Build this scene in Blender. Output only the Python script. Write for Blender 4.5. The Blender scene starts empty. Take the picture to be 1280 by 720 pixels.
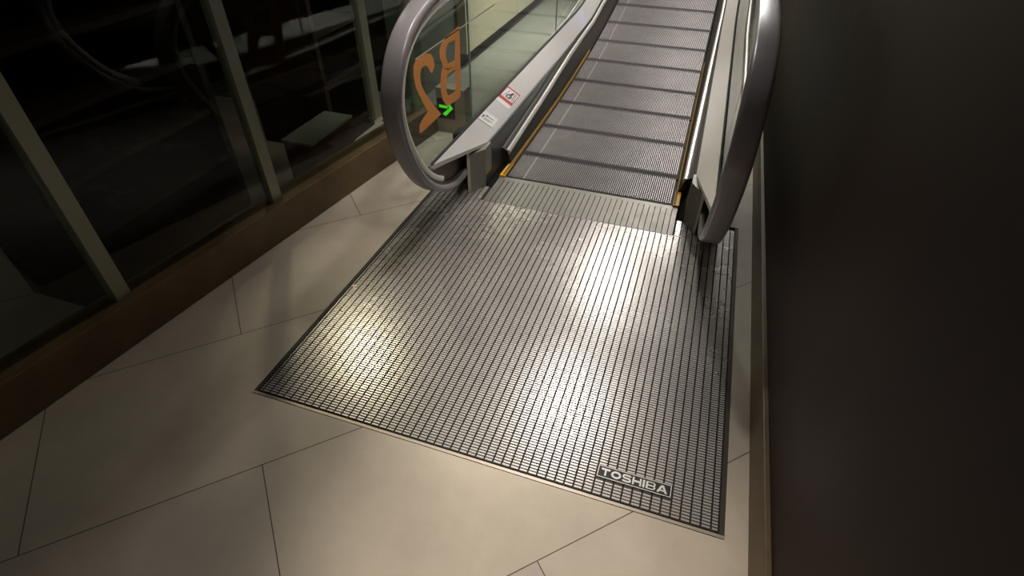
import bpy, bmesh, math, random
from mathutils import Vector, Matrix
random.seed(7)
C = bpy.context.scene.collection
H = 1.45

# ------------------------------------------------------------------ colours and materials
def lin(r, g, b):
    f = lambda c: (c/255/12.92) if c/255 <= .04045 else ((c/255+.055)/1.055)**2.4
    return (f(r), f(g), f(b), 1)

def mat(name, col, rough=.5, metal=0, noise=0, nscale=20, bump=0, spec=.5, emit=None, estr=0, stretch=None, rnoise=0):
    m = bpy.data.materials.new(name); m.use_nodes = True
    nt = m.node_tree; b = nt.nodes['Principled BSDF']
    b.inputs['Base Color'].default_value = col
    b.inputs['Roughness'].default_value = rough
    b.inputs['Metallic'].default_value = metal
    b.inputs['Specular IOR Level'].default_value = spec
    if emit:
        b.inputs['Emission Color'].default_value = emit; b.inputs['Emission Strength'].default_value = estr
    if noise or bump or rnoise:
        tc = nt.nodes.new('ShaderNodeTexCoord'); mp = nt.nodes.new('ShaderNodeMapping')
        if stretch: mp.inputs['Scale'].default_value = stretch
        nt.links.new(tc.outputs['Object'], mp.inputs['Vector'])
        n = nt.nodes.new('ShaderNodeTexNoise'); n.inputs['Scale'].default_value = nscale
        n.inputs['Detail'].default_value = 6; n.inputs['Roughness'].default_value = .6
        nt.links.new(mp.outputs['Vector'], n.inputs['Vector'])
        if noise:
            r = nt.nodes.new('ShaderNodeMapRange')
            r.inputs['From Min'].default_value = .3; r.inputs['From Max'].default_value = .7
            r.inputs['To Min'].default_value = 1-noise; r.inputs['To Max'].default_value = 1+noise
            nt.links.new(n.outputs['Fac'], r.inputs['Value'])
            v = nt.nodes.new('ShaderNodeVectorMath'); v.operation = 'SCALE'
            v.inputs[0].default_value = col[:3]
            nt.links.new(r.outputs['Result'], v.inputs['Scale'])
            nt.links.new(v.outputs['Vector'], b.inputs['Base Color'])
        if rnoise:
            r = nt.nodes.new('ShaderNodeMapRange')
            r.inputs['From Min'].default_value = .3; r.inputs['From Max'].default_value = .7
            r.inputs['To Min'].default_value = rough-rnoise; r.inputs['To Max'].default_value = rough+rnoise
            nt.links.new(n.outputs['Fac'], r.inputs['Value']); nt.links.new(r.outputs['Result'], b.inputs['Roughness'])
        if bump:
            bp = nt.nodes.new('ShaderNodeBump'); bp.inputs['Strength'].default_value = bump; bp.inputs['Distance'].default_value = .002
            nt.links.new(n.outputs['Fac'], bp.inputs['Height']); nt.links.new(bp.outputs['Normal'], b.inputs['Normal'])
    return m

def glass_mat(name, tint, gloss=.06):
    m = bpy.data.materials.new(name); m.use_nodes = True
    nt = m.node_tree; nt.nodes.clear()
    o = nt.nodes.new('ShaderNodeOutputMaterial'); mx = nt.nodes.new('ShaderNodeMixShader')
    t = nt.nodes.new('ShaderNodeBsdfTransparent'); t.inputs['Color'].default_value = tint
    g = nt.nodes.new('ShaderNodeBsdfGlossy'); g.inputs['Roughness'].default_value = .02
    fr = nt.nodes.new('ShaderNodeFresnel'); fr.inputs['IOR'].default_value = 1.45
    ge = nt.nodes.new('ShaderNodeNewGeometry'); sb = nt.nodes.new('ShaderNodeMath'); sb.operation = 'SUBTRACT'; sb.inputs[0].default_value = 1
    mu = nt.nodes.new('ShaderNodeMath'); mu.operation = 'MULTIPLY'
    nt.links.new(ge.outputs['Backfacing'], sb.inputs[1]); nt.links.new(sb.outputs[0], mu.inputs[0]); nt.links.new(fr.outputs[0], mu.inputs[1])
    nt.links.new(mu.outputs[0], mx.inputs[0]); nt.links.new(t.outputs[0], mx.inputs[1]); nt.links.new(g.outputs[0], mx.inputs[2])
    nt.links.new(mx.outputs[0], o.inputs['Surface'])
    return m

def tile_mat(grey=False):
    m = bpy.data.materials.new('stone_tile'); m.use_nodes = True
    nt = m.node_tree; b = nt.nodes['Principled BSDF']
    tc = nt.nodes.new('ShaderNodeTexCoord'); mp = nt.nodes.new('ShaderNodeMapping')
    mp.inputs['Rotation'].default_value = (0, 0, -math.pi/4)
    mp.inputs['Location'].default_value = (12-.334, 12-.5176, 0)
    nt.links.new(tc.outputs['Object'], mp.inputs['Vector'])
    br = nt.nodes.new('ShaderNodeTexBrick')
    br.inputs['Scale'].default_value = 1; br.inputs['Brick Width'].default_value = 1.2; br.inputs['Row Height'].default_value = .6
    br.inputs['Mortar Size'].default_value = .0016; br.inputs['Mortar Smooth'].default_value = .1
    br.inputs['Color1'].default_value = lin(192, 176, 163); br.inputs['Color2'].default_value = lin(206, 192, 168)
    br.inputs['Mortar'].default_value = lin(92, 80, 66)
    nt.links.new(mp.outputs['Vector'], br.inputs['Vector'])
    n = nt.nodes.new('ShaderNodeTexNoise'); n.inputs['Scale'].default_value = 4; n.inputs['Detail'].default_value = 8
    n.inputs['Roughness'].default_value = .65
    nt.links.new(tc.outputs['Object'], n.inputs['Vector'])
    r = nt.nodes.new('ShaderNodeMapRange'); r.inputs['From Min'].default_value = .3; r.inputs['From Max'].default_value = .7
    r.inputs['To Min'].default_value = .86; r.inputs['To Max'].default_value = 1.1
    nt.links.new(n.outputs['Fac'], r.inputs['Value'])
    v = nt.nodes.new('ShaderNodeVectorMath'); v.operation = 'SCALE'
    nt.links.new(br.outputs['Color'], v.inputs[0]); nt.links.new(r.outputs['Result'], v.inputs['Scale'])
    nt.links.new(v.outputs['Vector'], b.inputs['Base Color'])
    b.inputs['Roughness'].default_value = .55
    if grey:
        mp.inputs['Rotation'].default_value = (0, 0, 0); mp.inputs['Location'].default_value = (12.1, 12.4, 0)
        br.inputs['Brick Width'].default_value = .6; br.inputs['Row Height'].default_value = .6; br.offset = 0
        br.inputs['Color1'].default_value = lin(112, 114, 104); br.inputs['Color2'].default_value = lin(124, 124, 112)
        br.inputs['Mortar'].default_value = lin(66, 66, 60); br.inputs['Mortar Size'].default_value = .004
    return m

M = dict(
    tile=tile_mat(), greytile=tile_mat(True),
    bars=mat('worn_aluminium', lin(226, 219, 212), .27, .6, noise=.05, nscale=3, rnoise=.02),
    bars_dull=mat('dull_comb_aluminium', lin(128, 124, 114), .45, .6, noise=.1, nscale=14, rnoise=.06),
    slot=mat('dark_aluminium', lin(74, 67, 60), .55, .3),  # darker tone for the strips between the bars
    pit=mat('dark_base', lin(34, 28, 24), .8),  # near-black base colour for gaps, pit and recesses
    trim=mat('aluminium_trim', lin(205, 190, 172), .4, .8),
    edge=mat('dark_border', lin(70, 64, 56), .6, .4),
    badge=mat('badge_black', lin(38, 36, 35), .45, .2),
    letter=mat('badge_silver', lin(220, 214, 208), .5, .3),
    pallet=mat('pallet_aluminium', lin(180, 172, 168), .4, .6, noise=.12, nscale=6),
    palletline=mat('pallet_worn_rib', lin(225, 220, 215), .35, .7),
    palletdark=mat('rubber_and_teeth_shade', lin(33, 28, 27), .7),
    yellowline=mat('dirty_yellow_line', lin(140, 108, 42), .5),
    yellow=mat('safety_yellow', lin(232, 172, 30), .5),
    deck=mat('brushed_stainless', lin(228, 223, 218), .36, .4, noise=.03, nscale=6, stretch=(60, 1, 60), rnoise=.04),
    skirt=mat('black_coated_steel', lin(42, 43, 41), .42, .1, noise=.08, nscale=5),
    guard=mat('guard_highlight_metal', lin(235, 230, 222), .34, .7),
    guardbase=mat('dark_bronze_guard', lin(50, 45, 36), .45, .3),
    post=mat('grey_steel_cover', lin(138, 134, 124), .42, .25, noise=.06),
    postedge=mat('cream_edge', lin(190, 178, 158), .5, .2),
    inlet=mat('dark_inlet_plate', lin(52, 44, 34), .5, .3),
    brush=mat('black_brush', lin(14, 13, 12), .8),
    rivet=mat('bright_rivet', lin(225, 222, 215), .3, 1),
    rubber=mat('grey_rubber', lin(140, 133, 134), .33, 0, spec=.7, noise=.05, nscale=8),
    chrome=mat('bright_guide', lin(242, 236, 226), .28, .35),
    guide=mat('brown_grey_guide', lin(110, 101, 92), .35, .7),
    gasket=mat('gasket', lin(40, 42, 38), .7),
    glass=glass_mat('clear_glass', (.86, .9, .87, 1)),
    glass_dim=glass_mat('tinted_glass', (.78, .83, .8, 1)),
    gedge=mat('glass_edge', lin(150, 170, 155), .3),
    decal=mat('orange_decal', lin(226, 148, 74), .6),
    streak=mat('glass_reflection', lin(200, 196, 180), .5),
    white=mat('white_sticker', lin(245, 240, 236), .5),
    red=mat('red_sticker', lin(205, 62, 60), .5),
    ink=mat('grey_ink', lin(110, 106, 100), .6),
    darkink=mat('dark_ink', lin(52, 48, 46), .6),
    stone=mat('brown_stone', lin(104, 84, 56), .45, noise=.25, nscale=7),
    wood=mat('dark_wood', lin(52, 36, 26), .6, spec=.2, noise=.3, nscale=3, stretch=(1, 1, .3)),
    redwood=mat('dark_red_wood', lin(70, 26, 18), .45),
    mullion=mat('grey_green_frame', lin(150, 150, 132), .4, .5),
    beige=mat('beige_panel', lin(205, 196, 168), .5, noise=.02, nscale=2),
    toe=mat('black_toe', lin(26, 26, 26), .6),
    greycol=mat('grey_green_column', lin(112, 116, 102), .55),
    box=mat('grey_brown_box', lin(150, 134, 114), .5, noise=.08),
    greyfloor=mat('grey_green_panel', lin(118, 120, 110), .45, .4),
    display=mat('black_display', lin(8, 10, 8), .3),
    green=mat('green_light', lin(40, 200, 30), .5, emit=lin(70, 225, 25), estr=1.0),
)

# ------------------------------------------------------------------ mesh helpers
class MB:
    def __init__(s): s.v = []; s.f = []
    def add(s, vs, fs):
        k = len(s.v); s.v += [tuple(v) for v in vs]; s.f += [tuple(i+k for i in f) for f in fs]; return s
    def box(s, x0, x1, y0, y1, z0, z1, fn=None):
        vs = [(x, y, z) for z in (z0, z1) for y in (y0, y1) for x in (x0, x1)]
        if fn: vs = [fn(v) for v in vs]
        return s.add(vs, [(0, 2, 3, 1), (4, 5, 7, 6), (0, 1, 5, 4), (2, 6, 7, 3), (0, 4, 6, 2), (1, 3, 7, 5)])
    def bar(s, x0, x1, y0, y1, z0, z1, c):      # bar whose top edges are chamfered
        vs = [(x0, y0, z0), (x1, y0, z0), (x1, y1, z0), (x0, y1, z0), (x0+c, y0+c, z1), (x1-c, y0+c, z1), (x1-c, y1-c, z1), (x0+c, y1-c, z1)]
        return s.add(vs, [(4, 5, 6, 7), (0, 1, 5, 4), (1, 2, 6, 5), (2, 3, 7, 6), (3, 0, 4, 7)])
    def prism(s, poly, fn, a, b):               # polygon (u, v) extruded from a to b; fn(u, v, w) -> point
        n = len(poly)
        vs = [fn(u, v, a) for u, v in poly]+[fn(u, v, b) for u, v in poly]
        fs = [tuple(range(n-1, -1, -1)), tuple(range(n, 2*n))]+[(i, (i+1) % n, n+(i+1) % n, n+i) for i in range(n)]
        return s.add(vs, fs)
    def loft(s, rings, closed_ring=True, caps=True):
        n = len(rings[0]); k = len(s.v)
        for r in rings: s.v += [tuple(p) for p in r]
        for i in range(len(rings)-1):
            for j in range(n if closed_ring else n-1):
                a = k+i*n+j; b = k+i*n+(j+1) % n
                s.f.append((a, b, b+n, a+n))
        if caps and closed_ring:
            s.f.append(tuple(k+j for j in range(n-1, -1, -1))); s.f.append(tuple(k+(len(rings)-1)*n+j for j in range(n)))
        return s
    def cyl(s, c, axis, r, h, n=16, dome=0):
        ax = Vector(axis).normalized(); u = ax.orthogonal().normalized(); w = ax.cross(u); c = Vector(c)
        ring = lambda rr, hh: [c+ax*hh+(u*math.cos(t*2*math.pi/n)+w*math.sin(t*2*math.pi/n))*rr for t in range(n)]
        return s.loft([ring(r, 0), ring(r, h*.7), ring(r*.8, h)])
    def build(s, name, m, parent=None, smooth=False, xmap=None, bevel=0):
        me = bpy.data.meshes.new(name)
        vs = [(xmap(v[0]), v[1], v[2]) for v in s.v] if xmap else s.v
        me.from_pydata(vs, [], s.f); me.update()
        if len(s.f) < 20000:
            bm = bmesh.new(); bm.from_mesh(me); bmesh.ops.recalc_face_normals(bm, faces=bm.faces)
            bm.to_mesh(me); bm.free()
        if smooth:
            for p in me.polygons: p.use_smooth = True
        me.materials.append(m)
        o = bpy.data.objects.new(name, me); C.objects.link(o)
        if smooth:
            md = o.modifiers.new('edges', 'EDGE_SPLIT'); md.split_angle = math.radians(40)
        if bevel:
            md = o.modifiers.new('bevel', 'BEVEL'); md.width = bevel; md.segments = 2
        if parent:
            o.parent = parent; o.matrix_parent_inverse = Matrix.Translation(-Vector(parent.location))
        return o

def tag(o, label=None, cat=None, group=None, kind=None):
    if label: o['label'] = label
    if cat: o['category'] = cat
    if group: o['group'] = group
    if kind: o['kind'] = kind
    return o
def empty(name, loc, label, cat, group=None):
    o = bpy.data.objects.new(name, None); C.objects.link(o); o.location = loc; o.empty_display_size = .1
    return tag(o, label, cat, group)

# ------------------------------------------------------------------ camera (measured from the photograph)
R = Matrix(((0.9464039263420235, -0.21352114475097173, 0.242339286196427),
            (0.32295082486588256, 0.614598198383848, -0.7197025897612696),
            (0.0047304449862886815, 0.7593930269001405, 0.6506149773095139)))
cam = bpy.data.cameras.new('camera'); co = bpy.data.objects.new('camera', cam); C.objects.link(co)
mw = R.to_4x4(); mw.translation = (0, 0, H); co.matrix_world = mw
cam.sensor_width = 36; cam.lens = 682.8*36/1280; cam.clip_start = .02; cam.clip_end = 60
bpy.context.scene.camera = co

# turning traced outlines into real positions on a plane x = X0
def on_x(px, py, X0):
    w = R @ Vector((px-640, -(py-360), -682.8041)).normalized(); t = X0/w.x
    return (w.y*t, w.z*t+H)

# ------------------------------------------------------------------ main measures
XC = -.43                       # centre line of the walkway
XL, XR = -.867, .007            # tread width
YN = .8264                      # near edge of the floor plate
XM = -1.181                     # left edge of the floor plate
XMR = 2*XC-XM                   # right edge
YS = 2.20                       # seam floor plate / comb plate
YC = 2.455                      # tip of the comb plate
GP, GX = .0273, -.0111          # groove pitch and phase
def prof(Y, R_=15.46, Y0=3.2765):
    s = max(Y-Y0, 0); sm = R_*math.tan(math.radians(12))
    return s*s/(2*R_) if s < sm else sm*sm/(2*R_)+(s-sm)*math.tan(math.radians(12))
def dprof(Y):                   # decking profile
    s = max(Y-4.55, 0); k = .16; R_ = 3.0; sm = R_*k
    return s*s/(2*R_) if s < sm else sm*sm/(2*R_)+(s-sm)*k

# ------------------------------------------------------------------ setting
m = MB()
T = .02
m.box(-4.5, .6, -1.6, YN-.012, -.05, 0)
m.box(-4.5, XM-.004, YN-.012, 2.862, -.05, 0)
m.box(XMR+.004, .6, YN-.012, 9, -.05, 0)
m.box(XM-.004, -.935, 2.36, 2.862, -.05, 0)
m.box(.075, XMR+.004, 2.36, 9, -.05, 0)
tag(m.build('floor', M['tile']), kind='structure')
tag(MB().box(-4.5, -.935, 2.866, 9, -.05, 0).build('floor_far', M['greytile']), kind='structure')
tag(MB().box(-4.5, -.935, 2.862, 2.866, -.05, .0005).build('trim_3', M['trim']), kind='structure')
tag(MB().box(XM-.02, XMR+.02, YN-.03, 8.5, -.12, -.055).build('trim_1', M['pit']), kind='structure')   # pit bottom under the machine

m = MB().loft([[(XL+.01, y, prof(y)-.052), (XR-.01, y, prof(y)-.052), (XR-.01, y, -.054), (XL+.01, y, -.054)] for y in [2.5, 3, 3.5, 4, 4.5, 5, 5.5, 6, 6.5, 7, 7.6]])
tag(m.build('trim_2', M['pit']), kind='structure')
# left shop front: low stone plinth with glazing above, running slightly askew
WX = lambda Y: -1.535+.14*(Y-2.2)
def wl(o):                       # (outward offset, Y, z) -> point beside the askew wall line
    return lambda v: (WX(v[1])-v[0], v[1], v[2])
tag(MB().box(0, .12, -1.5, 2.86, 0, .165, wl(0)).build('wall_left', M['stone'], bevel=.004), kind='structure')
win = tag(MB().box(.05, .058, -1.5, 2.84, .165, 2.6, wl(0)).build('window_1', M['glass_dim']), kind='structure')
for y0 in (-.6, .15, .9, 1.62, 2.36):
    MB().box(.035, .075, y0, y0+.05, .25 if y0 > 2 else .165, 2.6, wl(0)).build('window_frame', M['mullion'], win)
MB().box(.035, .075, 2.72, 2.75, .165, 2.6, wl(0)).build('window_frame', M['mullion'], win)
MB().box(.03, .08, 2.34, 2.425, .245, .262, wl(0)).build('frame_foot', M['rivet'], win)
# dark shop interior behind the glazing
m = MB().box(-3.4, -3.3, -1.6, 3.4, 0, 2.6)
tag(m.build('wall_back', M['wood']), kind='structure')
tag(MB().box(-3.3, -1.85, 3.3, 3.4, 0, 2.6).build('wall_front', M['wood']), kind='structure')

def shop_shelf(x0, x1, y0, y1, h, label, mm, shelves):
    t = empty('display_cabinet', ((x0+x1)/2, (y0+y1)/2, 0), label, 'cabinet', None)
    b = MB().box(x0, x0+.03, y0, y1, 0, h).box(x0+.03, x1, y0, y0+.03, 0, h).box(x0+.03, x1, y1-.03, y1, 0, h).box(x0+.03, x1, y0+.03, y1-.03, 0, .08)
    b.build('cabinet_body', mm, t)
    for k in range(shelves):
        z = .08+(h-.1)*(k+1)/shelves
        MB().box(x0+.03, x1-.005, y0+.03, y1-.03, z, z+.022).build('shelf', mm, t)
    return t
shop_shelf(-2.35, -1.92, .95, 1.75, 1.15, 'dark brown open cabinet behind the shop glass, nearer the camera', M['wood'], 5)
shop_shelf(-2.35, -1.86, 2.4, 2.9, 1.15, 'dark brown open cabinet behind the shop glass, nearer the moving walkway', M['wood'], 4)
t = empty('base_cabinet', (-1.75, 2.2, 0), 'low dark red cabinet with a thin metal edge behind the shop glass', 'cabinet')
MB().box(-1.86, -1.70, 2.0, 2.36, 0, .25).build('cabinet_body', M['redwood'], t, bevel=.003)
MB().box(-1.865, -1.695, 1.995, 2.365, .25, .262).build('top_edge', M['mullion'], t)

# beyond the glass: grey column, beige wall panels over a black toe recess
tag(MB().box(-1.95, -1.76, 3.25, 3.93, 0, 2.6).build('wall_column', M['greycol']), kind='structure')
m = MB()
for y0, y1 in ((3.95, 5.148), (5.156, 6.35), (6.358, 7.55), (7.558, 8.8)): m.box(-1.85, -1.70, y0, y1, .10, 2.6)
tag(m.build('wall_far', M['beige'], bevel=.002), kind='structure')
tag(MB().box(-1.85, -1.76, 3.93, 8.8, 0, .10).build('baseboard_far', M['toe']), kind='structure')
# unseen right wall, added dark so that side stays dim
tag(MB().box(.40, .52, -1.6, 8.8, .14, 2.6).build('wall_right', M['wood']), kind='structure')
tag(MB().box(.385, .52, -1.6, 8.8, 0, .14).build('baseboard_right', M['stone'], bevel=.004), kind='structure')

# green arrow indicator box
t = empty('arrow_indicator', (-1.36, 2.9, 0), 'low grey box with a lit green arrow on a black display, behind the balustrade glass', 'indicator')
MB().box(-1.445, -1.262, 2.862, 2.95, 0, .268).build('housing', M['box'], t, bevel=.003)
MB().box(-1.437, -1.327, 2.857, 2.8618, .088, .207).build('display', M['display'], t)
m = MB(); fn = lambda u, v, w: (-1.382+u*.046, w, .147+v*.046)
arrow = [(-.95, .42), (.15, .42), (-.2, .95), (.4, .95), (1.0, .08), (.35, -.85), (-.3, -.85), (.18, -.15), (-.95, -.12)]
m.prism([(-.95, .50), (.30, .42), (.24, .08), (-.95, .12)], fn, 2.8562, 2.8568)
m.prism([(.0, .98), (.40, .98), (1.0, .16), (.72, -.02), (.50, .14)], fn, 2.8563, 2.8567)
m.prism([(1.0, .16), (-.10, -.95), (-.52, -.70), (.50, .22)], fn, 2.8564, 2.8569)
m.build('arrow', M['green'], t)

# ------------------------------------------------------------------ floor plate with raised bars
fp = empty('floor_plate', (XC, 1.5, 0), 'large grooved aluminium floor plate in front of the moving walkway', 'floor plate')
badge = (-.036, .176, .889, .928)
m = MB().box(XM, XMR, YN, YS, -.05, -.0060)
m.box(XM, -.898, YS, 2.335, -.05, -.0060); m.box(.038, XMR, YS, 2.335, -.05, -.0060)
m.build('base', M['pit'], fp)
m = MB(); BP = .0096; gs = MB()
k0 = math.ceil((XM+.012-GX)/GP); k1 = math.floor((XMR-.012-GX)/GP)
xs = [XM+.012]+[GX+k*GP for k in range(k0, k1+1)]+[XMR-.012]
def rows(a, b):
    n = round((b-a)/BP); p = (b-a)/n
    return [(a+i*p, a+(i+1)*p) for i in range(n)]
for a, b in zip(xs[:-1], xs[1:]):
    if b-a < .008: continue
    last = YS-.001
    spans = [(YN+.006, last)]
    if b < -.898 or a > .038: spans = [(YN+.006, 2.332)]
    for s0, s1 in spans: gs.box(a+.0026, b-.0026, s0, s1-.001, -.0059, -.0030)
    for s0, s1 in spans:
        for y0, y1 in rows(s0, s1):
            if y0 < badge[3] and y1 > badge[2] and a+.002 < badge[1] and b-.002 > badge[0]:
                aa, bb = a+.002, b-.002
                if aa < badge[0]-.004: m.bar(aa, badge[0]-.001, y0+.0016, y1-.0016, -.0046, 0, .0007)
                elif bb > badge[1]+.004: m.bar(badge[1]+.001, bb, y0+.0016, y1-.0016, -.0046, 0, .0007)
                continue
            m.bar(a+.0024, b-.0024, y0+.0020, y1-.0020, -.0031, 0, .0002)
m.build('raised_bars', M['bars'], fp)
MB().box(-.935, .075, YS-.004, YS, -.0046, .0006).build('seam_trim', M['bars_dull'], fp)
gs.build('slot_bottoms', M['slot'], fp)
m = MB().box(XM-.003, XMR+.003, YN-.010, YN-.001, -.05, .001)
m.build('front_trim', M['trim'], fp)
MB().box(XM-.003, XM+.010, YN, 2.355, -.0046, -.0002).build('side_trim', M['edge'], fp)
MB().box(XMR-.010, XMR+.003, YN, 2.355, -.0046, -.0002).build('side_trim', M['edge'], fp)
for x, y in ((-1.14, 1.88), (-1.154, 1.407), (-1.02, 2.02), (.28, 1.88), (.28, 1.407)):
    m = MB().cyl((x, y, -.004), (0, 0, 1), .0075, .0048)
    s_ = m.build('screw', M['rivet'], fp)
    MB().cyl((x, y, .0006), (0, 0, 1), .0035, .0006, 6).build('screw_recess', M['pit'], s_)

# badge: black plate, pale border and letters
bx0, bx1, by0, by1 = badge
bd = MB().box(bx0, bx1, by0, by1, -.0046, .0004).build('badge', M['badge'], fp)
m = MB(); bw = .0024
m.box(bx0, bx1, by0, by0+bw, .0004, .0009).box(bx0, bx1, by1-bw, by1, .0004, .0009)
m.box(bx0, bx0+bw, by0+bw, by1-bw, .0004, .0009).box(bx1-bw, bx1, by0+bw, by1-bw, .0004, .0009)
m.build('badge_border', M['letter'], bd)
# wide letters drawn from polygons, unit box 1 x 1
def arc(cx, cy, rx, ry, a0, a1, n=10):
    return [(cx+rx*math.cos(math.radians(a0+(a1-a0)*i/n)), cy+ry*math.sin(math.radians(a0+(a1-a0)*i/n))) for i in range(n+1)]
def stroke_strip(outer, inner): return list(zip(outer, inner))
def letter(mb, ch, x, y, w, h):
    P = lambda u, v, z: (x+u*w, y+v*h, z)
    cnt = [0]
    def poly(pl):
        cnt[0] += 1; mb.prism(pl, P, .0004+cnt[0]*1e-6, .0009+cnt[0]*4e-6)
    def strip(o, i):
        for k in range(len(o)-1): poly([o[k], o[k+1], i[k+1], i[k]])
    t, q = .2, .26      # stem and bar thickness
    if ch == 'T': poly([(0, 1-q), (1, 1-q), (1, 1), (0, 1)]); poly([(.5-t/2, 0), (.5+t/2, 0), (.5+t/2, 1-q), (.5-t/2, 1-q)])
    if ch == 'O': strip(arc(.5, .5, .5, .5, 0, 360, 28), arc(.5, .5, .5-t, .5-q, 0, 360, 28))
    if ch == 'H': poly([(0, 0), (t, 0), (t, 1), (0, 1)]); poly([(1-t, 0), (1, 0), (1, 1), (1-t, 1)]); poly([(t, .5-q/2), (1-t, .5-q/2), (1-t, .5+q/2), (t, .5+q/2)])
    if ch == 'I': poly([(0, 0), (1, 0), (1, 1), (0, 1)])
    if ch == 'A':
        poly([(0, 0), (t+.03, 0), (.5, .74), (.5, 1), (.38, 1)]); poly([(1, 0), (1-t-.03, 0), (.5, .74), (.5, 1), (.62, 1)])
        poly([(.27, .18), (.73, .18), (.66, .38), (.34, .38)])
    if ch == 'B':
        poly([(0, 0), (t, 0), (t, 1), (0, 1)]); poly([(t, .41), (.8, .41), (.8, .59), (t, .59)])
        g = .2
        for c0, c1 in ((0, .58), (.42, 1)):
            cy = (c0+c1)/2; g = .17; r = (c1-c0)/2
            strip([(t, c1)]+[(.7, c1)]+arc(.72, cy, .28, r, 80, -80, 8)+[(.7, c0), (t, c0)],
                  [(t, c1-g*.8)]+[(.7, c1-g*.8)]+arc(.72, cy, .1, max(r-g*.8, .03), 80, -80, 8)+[(.7, c0+g*.8), (t, c0+g*.8)])
    if ch == 'S':
        r0, r1 = .29, .29-.24
        o = arc(.70, .71, .27, .29, 20, 90, 6)+[(.3, 1)]+arc(.28, .71, .28, .29, 90, 270, 10)+[(.70, .42+.0)]+arc(.72, .29, .0001, .13, 90, -90, 2)+[(.30, .16)]+arc(.30, .29, .1, .12, -90, -160, 4)
        cl = arc(.72, .72, .18, .18, 15, 90, 6)+[(.3, .90)]+arc(.28, .71, .18, .19, 90, 270, 10)+[(.72, .50)]+arc(.72, .29, .18, .20, 90, -90, 10)+[(.28, .10)]+arc(.28, .28, .18, .18, -90, -165, 6)
        oo, ii = [], []
        for k, p in enumerate(cl):
            a = Vector(cl[max(k-1, 0)]); b = Vector(cl[min(k+1, len(cl)-1)]); d = (b-a)
            if d.length < 1e-6: d = Vector((1, 0))
            n = Vector((-d.y, d.x)).normalized()
            oo.append((p[0]+n.x*.10, p[1]+n.y*.115)); ii.append((p[0]-n.x*.10, p[1]-n.y*.115))
        strip(oo, ii)
lw = [('T', .026), ('O', .029), ('S', .026), ('H', .026), ('I', .0062), ('B', .027), ('A', .031)]
tot = sum(w for _, w in lw); gap = (bx1-bx0-.020-tot)/(len(lw)-1); x = bx0+.010
for ch, w in lw:
    lm = MB(); letter(lm, ch, x, by0+.0075, w, by1-by0-.015); lm.build('badge_letter', M['letter'], bd); x += w+gap

# ------------------------------------------------------------------ comb plate
cp = empty('comb_plate', (XC, 2.33, 0), 'dull grey comb plate with long thin grooves between the floor plate and the treads', 'comb plate')
CL, CR = -.898, .038
m = MB().box(CL, CR, YS, 2.40, -.03, -.0035).box(CL, CR, 2.40, YC, -.0075, -.0035); m.build('base', M['pit'], cp)
m = MB(); xs = [CL]+[GX-.004+k*GP for k in range(math.ceil((CL+.004-GX)/GP)+1, math.floor((CR+.004-GX)/GP)+1)]+[CR]
for a, b in zip(xs[:-1], xs[1:]):
    m.bar(a+.0013, b-.0013, YS+.001, YC-.030, -.0036, .001, .0005)
m.box(CL, CR, YC-.030, YC, -.0036, .0008)
m.build('ribbed_top', M['bars_dull'], cp)
m = MB(); x = XL
while x < XR:
    m.prism([(YC, -.0003), (YC+.030, -.0085), (YC+.030, -.0105), (YC, -.012)], lambda u, v, w: (w, u, v), x+.0012, x+.0055); x += .0087
m.build('comb_teeth', M['palletdark'], cp)  # shadow under the comb tip is put into the dark teeth colour
for s in (0, 1):
    xa, xb = (XL-.032, XL-.003) if s == 0 else (XR+.003, XR+.032)
    MB().prism([(YC-.004, 0), (YC+.15, 0), (YC+.15, .004), (YC-.004, .010)], lambda u, v, w: (w, u, v), xa, xb).build('yellow_end_piece', M['yellow'], cp)
# specks of litter
tag(MB().prism([(0, 0), (.012, .002), (.010, .010), (.001, .009)], lambda u, v, w: (-.236+u, 2.315+v, w), .0012, .0022).build('paper_scrap', M['white']), 'larger white scrap of paper lying on the comb plate', 'scrap')
tag(MB().prism([(0, 0), (.009, .001), (.007, .005), (.001, .004)], lambda u, v, w: (-.150+u, 2.305+v, w), .0012, .0020).build('paper_scrap', M['white']), 'smaller white scrap of paper to the right on the comb plate', 'scrap')

# ------------------------------------------------------------------ pallets of the walkway
PD = .4
def ribs(y0, y1, z=0):
    m, l = MB(), MB(); p = .0104; n = int((XR-XL-.006)/p); x0 = XL+.003-XC
    seg = .0235
    for i in range(n):
        a = x0+i*p+.0029; b = x0+(i+1)*p-.0029
        xc_ = (a+b)/2+XC
        tgt = l if (abs(xc_+.774) < .0052 or abs(xc_+.722) < .0) else m
        if tgt is l:
            tgt.bar(a, b, y0, y1, z-.008, z+.0002, .0006); continue
        y = y0-(seg/2 if i % 2 else 0)
        while y < y1-.002:
            c, d = max(y, y0), min(y+seg-.0042, y1)
            if d-c > .004: tgt.bar(a, b, c, d, z-.008, z, .0008)
            y += seg
    return m, l
ordn = ['first', 'second', 'third', 'fourth', 'fifth', 'sixth', 'seventh', 'eighth', 'ninth', 'tenth', 'eleventh', 'twelfth', 'thirteenth']
def make_pallet(y0, y1, first=False):
    t = bpy.data.objects.new('walkway_pallet', None); C.objects.link(t); t.empty_display_size = .1
    MB().box(XL-XC, XR-XC, y0-.018, y1+.018, -.035, -.0085).build('pallet_body', M['palletdark'], t)
    r, l = ribs(y0+.004, y1-.004)
    r.build('ribbed_tread', M['pallet'], t); l.build('worn_rib', M['palletline'], t)
    MB().box(XL-XC, XR-XC, y1-.002, y1+.018, -.0086, -.0016).build('rear_edge', M['palletdark'], t)
    if not first: MB().box(XL-XC, XR-XC, y0-.018, y0+.002, -.0086, -.003).build('front_edge', M['palletdark'], t)
    return t
YP = 2.7683
pal = make_pallet(-.088, .178, True)
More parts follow.
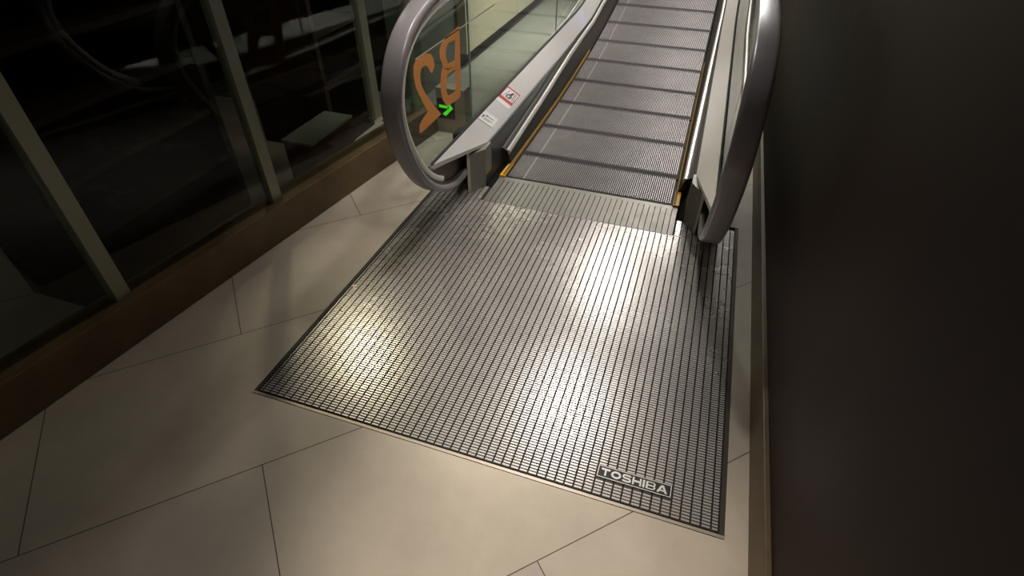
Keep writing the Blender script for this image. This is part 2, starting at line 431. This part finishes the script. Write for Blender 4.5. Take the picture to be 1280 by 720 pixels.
def place(o, i, ymid, z, sl):
    o.location = (XC, ymid, z); o.rotation_euler = (math.atan(sl), 0, 0)
    tag(o, 'grey ribbed walkway pallet, %s from the comb plate' % ordn[i], 'pallet', 'pallets of the moving walkway')
place(pal, 0, YP-.200, -.0035, 0)
proto = make_pallet(-.178, .178)
Y = YP; sources = []
for i in range(1, 13):
    sl = max(Y-3.2765, 0)/15.46; sl = min(sl, math.tan(math.radians(12)))
    Y2 = Y+PD/math.sqrt(1+sl*sl)
    za, zb = prof(Y), prof(Y2)
    if i == 1: o = proto
    else:
        o = proto.copy(); C.objects.link(o)
        for ch in proto.children:
            c = ch.copy(); C.objects.link(c); c.parent = o
    place(o, i, (Y+Y2)/2, (za+zb)/2-.0035, (zb-za)/(Y2-Y))
    Y = Y2

# ------------------------------------------------------------------ balustrades
XG = -1.035
def catmull(pts, n=8):
    out = []
    for i in range(len(pts)-1):
        p0 = Vector(pts[max(i-1, 0)]); p1 = Vector(pts[i]); p2 = Vector(pts[i+1]); p3 = Vector(pts[min(i+2, len(pts)-1)])
        for k in range(n):
            t = k/n
            out.append(.5*((2*p1)+(p2-p0)*t+(2*p0-5*p1+4*p2-p3)*t*t+(3*p1-p0-3*p2+p3)*t**3))
    out.append(Vector(pts[-1])); return out
OUT = [(2.42, .150), (2.34, .112), (2.235, .088), (2.10, .098), (1.945, .165), (1.815, .280), (1.722, .43), (1.676, .575), (1.684, .700),
       (1.748, .818), (1.855, .900), (2.0, .950), (2.2, .974), (2.5, .98), (3.2, .98), (4.0, .98), (4.5, .98), (4.8, .988), (5.1, 1.02), (6.0, 1.14), (8.4, 1.52)]
OUTP = catmull(OUT)
def path_offset(P, d):
    r = []
    for i, p in enumerate(P):
        a = P[max(i-1, 0)]; b = P[min(i+1, len(P)-1)]; t = (b-a).normalized(); n = Vector((t.y, -t.x))  # inward
        r.append((p+n*d, t, n))
    return r
def sweep(m, P, d, sec):
    # sec: list of (x, radial) around the loop
    rings = []
    for p, t, n in path_offset(P, d):
        rings.append([(XG+sx, p.x+n.x*sr, p.y+n.y*sr) for sx, sr in sec])
    return m.loft(rings)
def rsec(w, h, r, n=4):
    pts = []
    for cx, cy, a0 in ((w/2-r, h/2-r, 0), (-w/2+r, h/2-r, 90), (-w/2+r, -h/2+r, 180), (w/2-r, -h/2+r, 270)):
        for k in range(n+1):
            a = math.radians(a0+90*k/n); pts.append((cx+r*math.cos(a), cy+r*math.sin(a)))
    return pts
def grow(f, ys, sec):
    # sec: function Y -> list of (x, z)
    return [[(x, y, z) for x, z in sec(y)] for y in ys]
YY = [2.34, 2.6, 3.0, 3.5, 4.0, 4.4, 4.6, 4.7, 4.8, 4.9, 5.0, 5.2, 5.6, 6.0, 6.5, 7, 7.5, 8.4]
ZI, ZO, XI, XO = .212, .302, -.945, -1.028

def balustrade(side):
    left = side == 'left'
    mp = None if left else (lambda x: 2*XC-x)
    lab = ('glass-sided balustrade with an orange decal and stickers, left of the moving walkway' if left
           else 'glass-sided balustrade without stickers, right of the moving walkway')
    t = empty('balustrade', (XG if left else 2*XC-XG, 2.4, 0), lab, 'balustrade')
    B = lambda m, name, mm, parent=t, **k: m.build(name, M[mm], parent, xmap=mp, **k)
    # inner deck: slanted stainless sheet with a pointed front
    m = MB()
    f = lambda Y: dprof(Y)
    m.loft([[(XO, y, ZO+f(y)), (XI, y, ZI+f(y)), (XI, y, ZI-.014+f(y)), (XO, y, ZO-.016+f(y))] for y in [2.405]+YY[1:]])
    m.add([(XO, 1.925, ZO+.001), (XO, 2.405, ZO), (XI, 2.405, ZI), (XO, 1.925, ZO-.022), (XO, 2.405, ZO-.016), (XI, 2.405, ZI-.014)],
          [(0, 2, 1), (3, 4, 5), (0, 1, 4, 3), (1, 2, 5, 4), (2, 0, 3, 5)])
    B(m, 'inner_deck', 'deck')
    m = MB().loft([[(XO-.001, y, ZO+.010+f(y)), (XO+.005, y, ZO+.004+f(y)), (XO+.004, y, ZO-.004+f(y)), (XO-.001, y, ZO-.004+f(y))] for y in [1.935]+YY])
    B(m, 'glass_gasket', 'gasket')
    # outer deck and cladding, away from the walkway
    m = MB().loft([[(XG-.012, y, ZO-.02+f(y)), (XG-.045, y, ZO-.03+f(y)), (XG-.045, y, .002), (XG-.012, y, .002)] for y in YY])
    B(m, 'outer_cladding', 'greyfloor')
    # skirt panel
    m = MB().loft([[(XI+.002, y, ZI-.013+f(y)), (XI-.004, y, ZI-.013+f(y)), (XI-.004, y, -.04), (-.905, y, -.04), (-.925, y, .0+prof(y)*.8), (-.937, y, .10+prof(y)*.8)] for y in YY])
    sk = B(m, 'skirt_panel', 'skirt')
    for (y, z) in ((2.42, .185), (2.40, .10), (2.455, .175), (2.43, .135), (2.438, .125), (2.455, .085), (2.49, .10), (2.50, .085), (2.45, .045)):
        B(MB().cyl((XI+.002, y, z), (1, 0, 0), .0035, .002, 10), 'rivet', 'rivet', sk)
    # skirt guard: dark curved base; its highlight is built as a bright bar
    gz = lambda y: .066+(.0613*(y-2.6) if y < 3.28 else .0417+.0785*(y-3.28))
    def gx(y): return -.905-.022*min(max((y-2.6)/2.5, 0), 1)
    ysg = [2.60, 2.8, 3.0, 3.28, 3.6, 4.0, 4.4, 4.8, 5.13, 5.5, 6, 7, 8.4]
    m = MB(); rings = []
    for y in ysg:
        zt = min(gz(y), ZI-.03+f(y)); zb = prof(y)*.95+.002
        rings.append([(-.942, y, zt+.03), (gx(y)-.004, y, zt+.012), (gx(y)+.004, y, zt-.006), (-.893, y, zb+.03), (-.878, y, zb+.006), (-.873, y, zb-.02), (-.942, y, zb-.02)])
    m.loft(rings); g_ = B(m, 'skirt_guard', 'guardbase', smooth=True)
    m = MB(); rings = []
    for y in ysg:
        zt = min(gz(y), ZI-.03+f(y)); r = .014
        rings.append([(gx(y)+r*math.cos(a*math.pi/5), y, zt+.002+1.2*r*math.sin(a*math.pi/5)) for a in range(10)])
    m.loft(rings); B(m, 'guard_highlight', 'guard', g_, smooth=True)
    m = MB(); rings = []
    for y in [2.462, 2.56, 2.7, 3, 3.5, 4, 4.5]:
        w = .007-.003*min((y-2.462)/1.0, 1); zb = prof(y)+.002
        rings.append([(-.875-w, y, zb+.016), (-.872, y, zb+.006), (-.870, y, zb-.012), (-.875-w, y, zb-.012)])
    m.loft(rings); B(m, 'yellow_edge_line', 'yellowline')
    # front cover
    m = MB().prism([(-.985, 2.25), (-.932, 2.335), (-.932, 2.42), (-.985, 2.42)], lambda u, v, w: (u, v, w), .0015, .206)
    B(m, 'front_cover', 'post')
    m = MB().prism([(-.994, 2.243), (-.982, 2.249), (-.985, 2.42), (-.994, 2.42)], lambda u, v, w: (u, v, w), .0015, .222)
    B(m, 'cover_edge', 'postedge')
    # handrail inlet under the newel
    m = MB().box(-1.105, -.994, 2.335, 2.42, .0015, .262)
    inl = B(m, 'inlet_box', 'inlet', bevel=.003)
    m = MB().box(-1.080, -.998, 2.318, 2.336, .085, .175); B(m, 'inlet_brush', 'brush', inl)
    for z in (.040, .058): B(MB().cyl((-1.075, 2.335, z), (0, -1, 0), .0032, .002, 10), 'rivet', 'rivet', inl)
    # handrail, guide, rim
    m = MB(); sweep(m, OUTP, .018, rsec(.082, .034, .0155)); h_ = B(m, 'handrail', 'rubber', smooth=True)
    P2 = [p for p in OUTP]
    m = MB(); sweep(m, P2, .040, rsec(.052, .014, .004, 2)); B(m, 'handrail_guide', 'guide', smooth=True)
    i0 = next(i for i, p in enumerate(OUTP) if p.x < 2.0)
    m = MB(); sweep(m, OUTP[i0:], .061, rsec(.052, .028, .010, 4)); B(m, 'bright_rim', 'chrome', smooth=True)
    # lower fill between rail and deck tip
    low = [(p+n*.05) for p, tt, n in path_offset(OUTP, 0) if p.x < 2.36 and p.y < .27]
    low = [(q.x, q.y) for q in low]
    m = MB().prism(low+[(1.93, .285), (2.36, .27)], lambda u, v, w: (w, u, v), XG-.012, XG+.010)
    B(m, 'newel_fill', 'guide')
    # newel glass, following the curve
    inner = [(p+n*.073) for p, tt, n in path_offset(OUTP, 0)]
    ng = [(q.x, q.y) for q in inner if q.x < 2.425 and q.y > .30]
    ng = [(ng[0][0]+.001, .296)]+ng+[(2.424, .916), (2.424, .296)]
    m = MB().prism(ng, lambda u, v, w: (w, u, v), XG-.004, XG+.004); glass = B(m, 'newel_glass', 'glass_dim')
    tops = lambda y: min(q.y for q in inner if abs(q.x-y) < .35 and q.y > .8)
    for a, b in ((2.432, 4.0), (4.008, 5.55), (5.558, 7.1), (7.108, 8.38)):
        ys = [a+(b-a)*k/6 for k in range(7)]
        def top(y):
            c = [q for q in inner if q.y > .8]
            for q0, q1 in zip(c[:-1], c[1:]):
                if q0.x <= y <= q1.x: return q0.y+(q1.y-q0.y)*(y-q0.x)/max(q1.x-q0.x, 1e-6)
            return c[-1].y
        pl = [(y, .296+f(y)) for y in ys]+[(y, top(y)) for y in reversed(ys)]
        m = MB().prism(pl, lambda u, v, w: (w, u, v), XG-.004, XG+.004); gp_ = B(m, 'glass_panel', 'glass')
        B(MB().box(XG-.0042, XG+.0042, a-.0035, a+.001, .298+f(a), top(a)), 'glass_edge', 'gedge', gp_)
    B(MB().box(XG+.0043, XG+.006, 2.404, 2.424, .86, .885), 'glass_clip', 'brush', glass)
    if not left: return t
    # decals and stickers, only on the left balustrade
    B(MB().box(XG+.0042, XG+.0047, 1.90, 2.78, .7585, .7635), 'reflection_line', 'streak', glass)  # reflected streak in the glass, built as a thin pale strip
    tr = lambda pts: [on_x(438+a/4.234, b/4.234, XG+.0045) for a, b in pts]
    Z = lambda pl: MB().prism(pl, lambda u, v, w: (w, u, v), XG+.0042, XG+.0047)
    two_o = [(432, 388), (446, 350), (440, 312), (425, 285), (398, 283), (372, 296), (345, 320), (334, 352), (334, 400), (346, 460), (366, 508), (395, 562), (411, 590), (386, 625), (366, 662), (366, 706)]
    two_i = [(424, 382), (417, 366), (412, 356), (405, 349), (397, 347), (386, 351), (376, 362), (371, 380), (369, 412), (377, 455), (400, 500), (440, 555), (480, 603), (450, 634), (416, 666), (384, 696)]
    d2 = MB(); a_, b_ = tr(two_o), tr(two_i)
    for k in range(len(a_)-1): d2.prism([a_[k], a_[k+1], b_[k+1], b_[k]], lambda u, v, w: (w, u, v), XG+.0042, XG+.0047)
    B(d2, 'decal_digit', 'decal', glass)
    db = MB()
    up_o = [(568, 143), (535, 172), (505, 198), (484, 226), (472, 262), (474, 306), (490, 345), (512, 372), (545, 352), (582, 325), (580, 235), (576, 138)]
    up_i = [(553, 212), (540, 216), (524, 224), (512, 240), (506, 268), (505, 300), (512, 322), (514, 338), (532, 330), (551, 318), (553, 270), (553, 214)]
    lo_o = [(582, 325), (545, 352), (512, 365), (490, 345), (481, 385), (478, 430), (479, 480), (490, 530), (512, 564), (548, 540), (582, 514), (583, 420), (582, 325)]
    lo_i = [(555, 366), (540, 375), (524, 386), (514, 398), (511, 420), (508, 445), (508, 470), (511, 488), (517, 506), (538, 496), (556, 480), (556, 430), (555, 366)]
    for o_, i_ in ((up_o+[up_o[0]], up_i+[up_i[0]]), (lo_o, lo_i)):
        a_, b_ = tr(o_), tr(i_)
        for k in range(len(a_)-1): db.prism([a_[k], a_[k+1], b_[k+1], b_[k]], lambda u, v, w: (w, u, v), XG+.0042, XG+.0047)
    B(db, 'decal_letter', 'decal', glass)
    # deck plane coordinates: u 0..1 from glass to skirt, v along Y
    du = Vector((XI-XO, 0, ZI-ZO)); nrm = Vector((-du.z, 0, du.x)).normalized()
    def DP(u, v, w): q = Vector((XO, v, ZO))+du*u+nrm*w; return tuple(q)
    def sk_(u, v):   # inside the sheared warning sticker, unit square -> deck
        return (.05+.72*u, 2.735+.21*v+.045*u)
    def D(pl, name, mm, par, w0, w1, fn): return B(MB().prism([fn(*p) for p in pl], DP, w0, w1), name, mm, par)
    ws = D([(0, 0), (1, 0), (1, 1), (0, 1)], 'warning_sticker', 'white', t, .0003, .0009, sk_)
    ws['label'] = 'square white warning sticker with a red border and band'
    for pl in ([(0, .26), (.05, .26), (.05, 1), (0, 1)], [(.95, .26), (1, .26), (1, 1), (.95, 1)], [(.05, .93), (.95, .93), (.95, 1), (.05, 1)], [(0, .22), (1, .22), (1, .38), (0, .38)]):
        D(pl, 'red_border', 'red', ws, .0009, .0012, sk_)
    D([(.3, .45), (.62, .42), (.72, .55), (.6, .72), (.42, .7), (.3, .6)], 'pictogram', 'ink', ws, .0009, .0012, sk_)
    D([(.5, .66), (.62, .68), (.66, .82), (.56, .86), (.48, .76)], 'pictogram', 'darkink', ws, .0012, .0014, sk_)
    D([(.14, .42), (.18, .42), (.34, .86), (.30, .86)], 'pictogram', 'ink', ws, .0012, .0014, sk_)
    D([(.78, .42), (.83, .42), (.74, .88), (.69, .88)], 'pictogram', 'ink', ws, .0012, .0014, sk_)
    D([(.88, .42), (.92, .42), (.84, .88), (.80, .88)], 'pictogram', 'ink', ws, .0012, .0014, sk_)
    D([(.40, .50), (.50, .48), (.52, .58), (.42, .60)], 'pictogram', 'white', ws, .0012, .0014, sk_)
    s2 = lambda u, v: (.06+.68*u, 2.475+.105*v+.045*u)
    wl_ = D([(0, 0), (1, 0), (1, 1), (0, 1)], 'notice_label', 'white', t, .0003, .0009, s2)
    wl_['label'] = 'small white notice label with grey print'
    for pl in ([(.08, .35), (.2, .35), (.2, .62), (.08, .62)], [(.24, .6), (.42, .6), (.42, .72), (.24, .72)], [(.46, .62), (.8, .62), (.8, .68), (.46, .68)],
               [(.26, .38), (.85, .38), (.85, .43), (.26, .43)], [(.26, .26), (.7, .26), (.7, .31), (.26, .31)]):
        D(pl, 'print', 'ink', wl_, .0009, .0011, s2)
    D([(0, 0), (1, 0), (1, .03), (0, .03)], 'label_edge', 'ink', wl_, .0009, .0011, s2)
    return t
balustrade('left'); balustrade('right')

# ------------------------------------------------------------------ lights: downlights read off the floor highlights, plus added fill beams
def spot(name, loc, aim, energy, ang, blend=.8, col=(1, .95, .88), r=.08):
    l = bpy.data.lights.new(name, 'SPOT'); l.energy = energy; l.spot_size = math.radians(ang); l.spot_blend = blend
    l.color = col; l.shadow_soft_size = r
    o = bpy.data.objects.new(name, l); C.objects.link(o); o.location = loc
    o.rotation_euler = (Vector(aim)-Vector(loc)).to_track_quat('-Z', 'Y').to_euler(); return o
W1 = (1, .97, .93)
spot('downlight_or_fill', (-.55, 3.2, 2.8), (-.35, 1.3, 0), 70, 44, col=W1)
spot('downlight_or_fill', (-.55, 5.19, 2.8), (-.45, 2.6, 0), 80, 46, col=W1)
spot('downlight_or_fill', (-2.72, 3.21, 2.8), (-1.0, 1.28, 0), 90, 20, col=(1, .82, .62))
spot('downlight_or_fill', (-2.27, 5.41, 2.8), (-1.0, 2.3, 0), 220, 26, col=W1)
spot('downlight_or_fill', (-3.03, 5.24, 2.8), (-1.2, 2.1, 0), 140, 20, col=W1)
spot('downlight_or_fill', (-.15, .30, 2.8), (-.13, .58, 0), 190, 31, 1, col=(1, .93, .84))  # added narrow beam, pools light on the near tiles and badge
spot('downlight_or_fill', (-.6, 1.3, 2.8), (-.38, 1.35, 0), 195, 30, 1, col=W1)  # added tight beam, keeps light on the middle of the floor plate
spot('downlight_or_fill', (-1.0, 2.2, 2.8), (-.92, 1.9, 0), 80, 36, 1, col=(1, .94, .86))  # added soft beam for the upper left of the plate
spot('downlight_or_fill', (-.5, 3.6, 2.8), (-.5, 3.6, 0), 170, 60, .9, col=W1)
spot('downlight_or_fill', (-.5, 5.6, 2.8), (-.5, 5.4, 0), 170, 60, .9, col=W1)
spot('downlight_or_fill', (-1.15, 4.6, 2.3), (-1.75, 4.9, .7), 430, 75, .9, col=W1)  # added fill, brightens the beige wall behind the glass
spot('downlight_or_fill', (-1.45, 3.0, 2.7), (-1.5, 3.1, 0), 70, 50, .9, col=W1)  # added fill for the grey floor beyond the balustrade
spot('downlight_or_fill', (-1.30, 1.5, 2.7), (-1.36, 2.86, .12), 60, 16, col=W1)  # added fill on the front of the arrow box
spot('downlight_or_fill', (-.2, 1.4, 2.7), (-1.03, 2.2, .55), 90, 26, 1, col=W1)  # added fill that lifts the orange decal
spot('downlight_or_fill', (-2.0, 1.2, 2.5), (-1.9, 2.4, .6), 12, 50, .9, col=(1, .8, .6))
spot('blue_lamp', (-.75, 5.2, 1.9), (-.985, 4.62, .26), 45, 9, 1, col=(.15, .25, 1), r=.03)
al = bpy.data.lights.new('deck_fill', 'AREA'); al.shape = 'RECTANGLE'; al.size = 1.6; al.size_y = .8; al.energy = 120; al.color = (1, .98, .95)  # added area light, unseen, gives the deck something bright to reflect
ao = bpy.data.objects.new('deck_fill', al); C.objects.link(ao); ao.location = (.3, 7.6, 2.7)
ao.rotation_euler = (Vector((-.9, 3.2, 0))-ao.location).to_track_quat('-Z', 'Y').to_euler()

w = bpy.data.worlds.new('world'); bpy.context.scene.world = w; w.use_nodes = True
w.node_tree.nodes['Background'].inputs['Color'].default_value = (1, .93, .84, 1)
w.node_tree.nodes['Background'].inputs['Strength'].default_value = .07
vs = bpy.context.scene.view_settings
vs.view_transform = 'Standard'; vs.look = 'None'; vs.gamma = 1; vs.exposure = 0; vs.use_curve_mapping = False
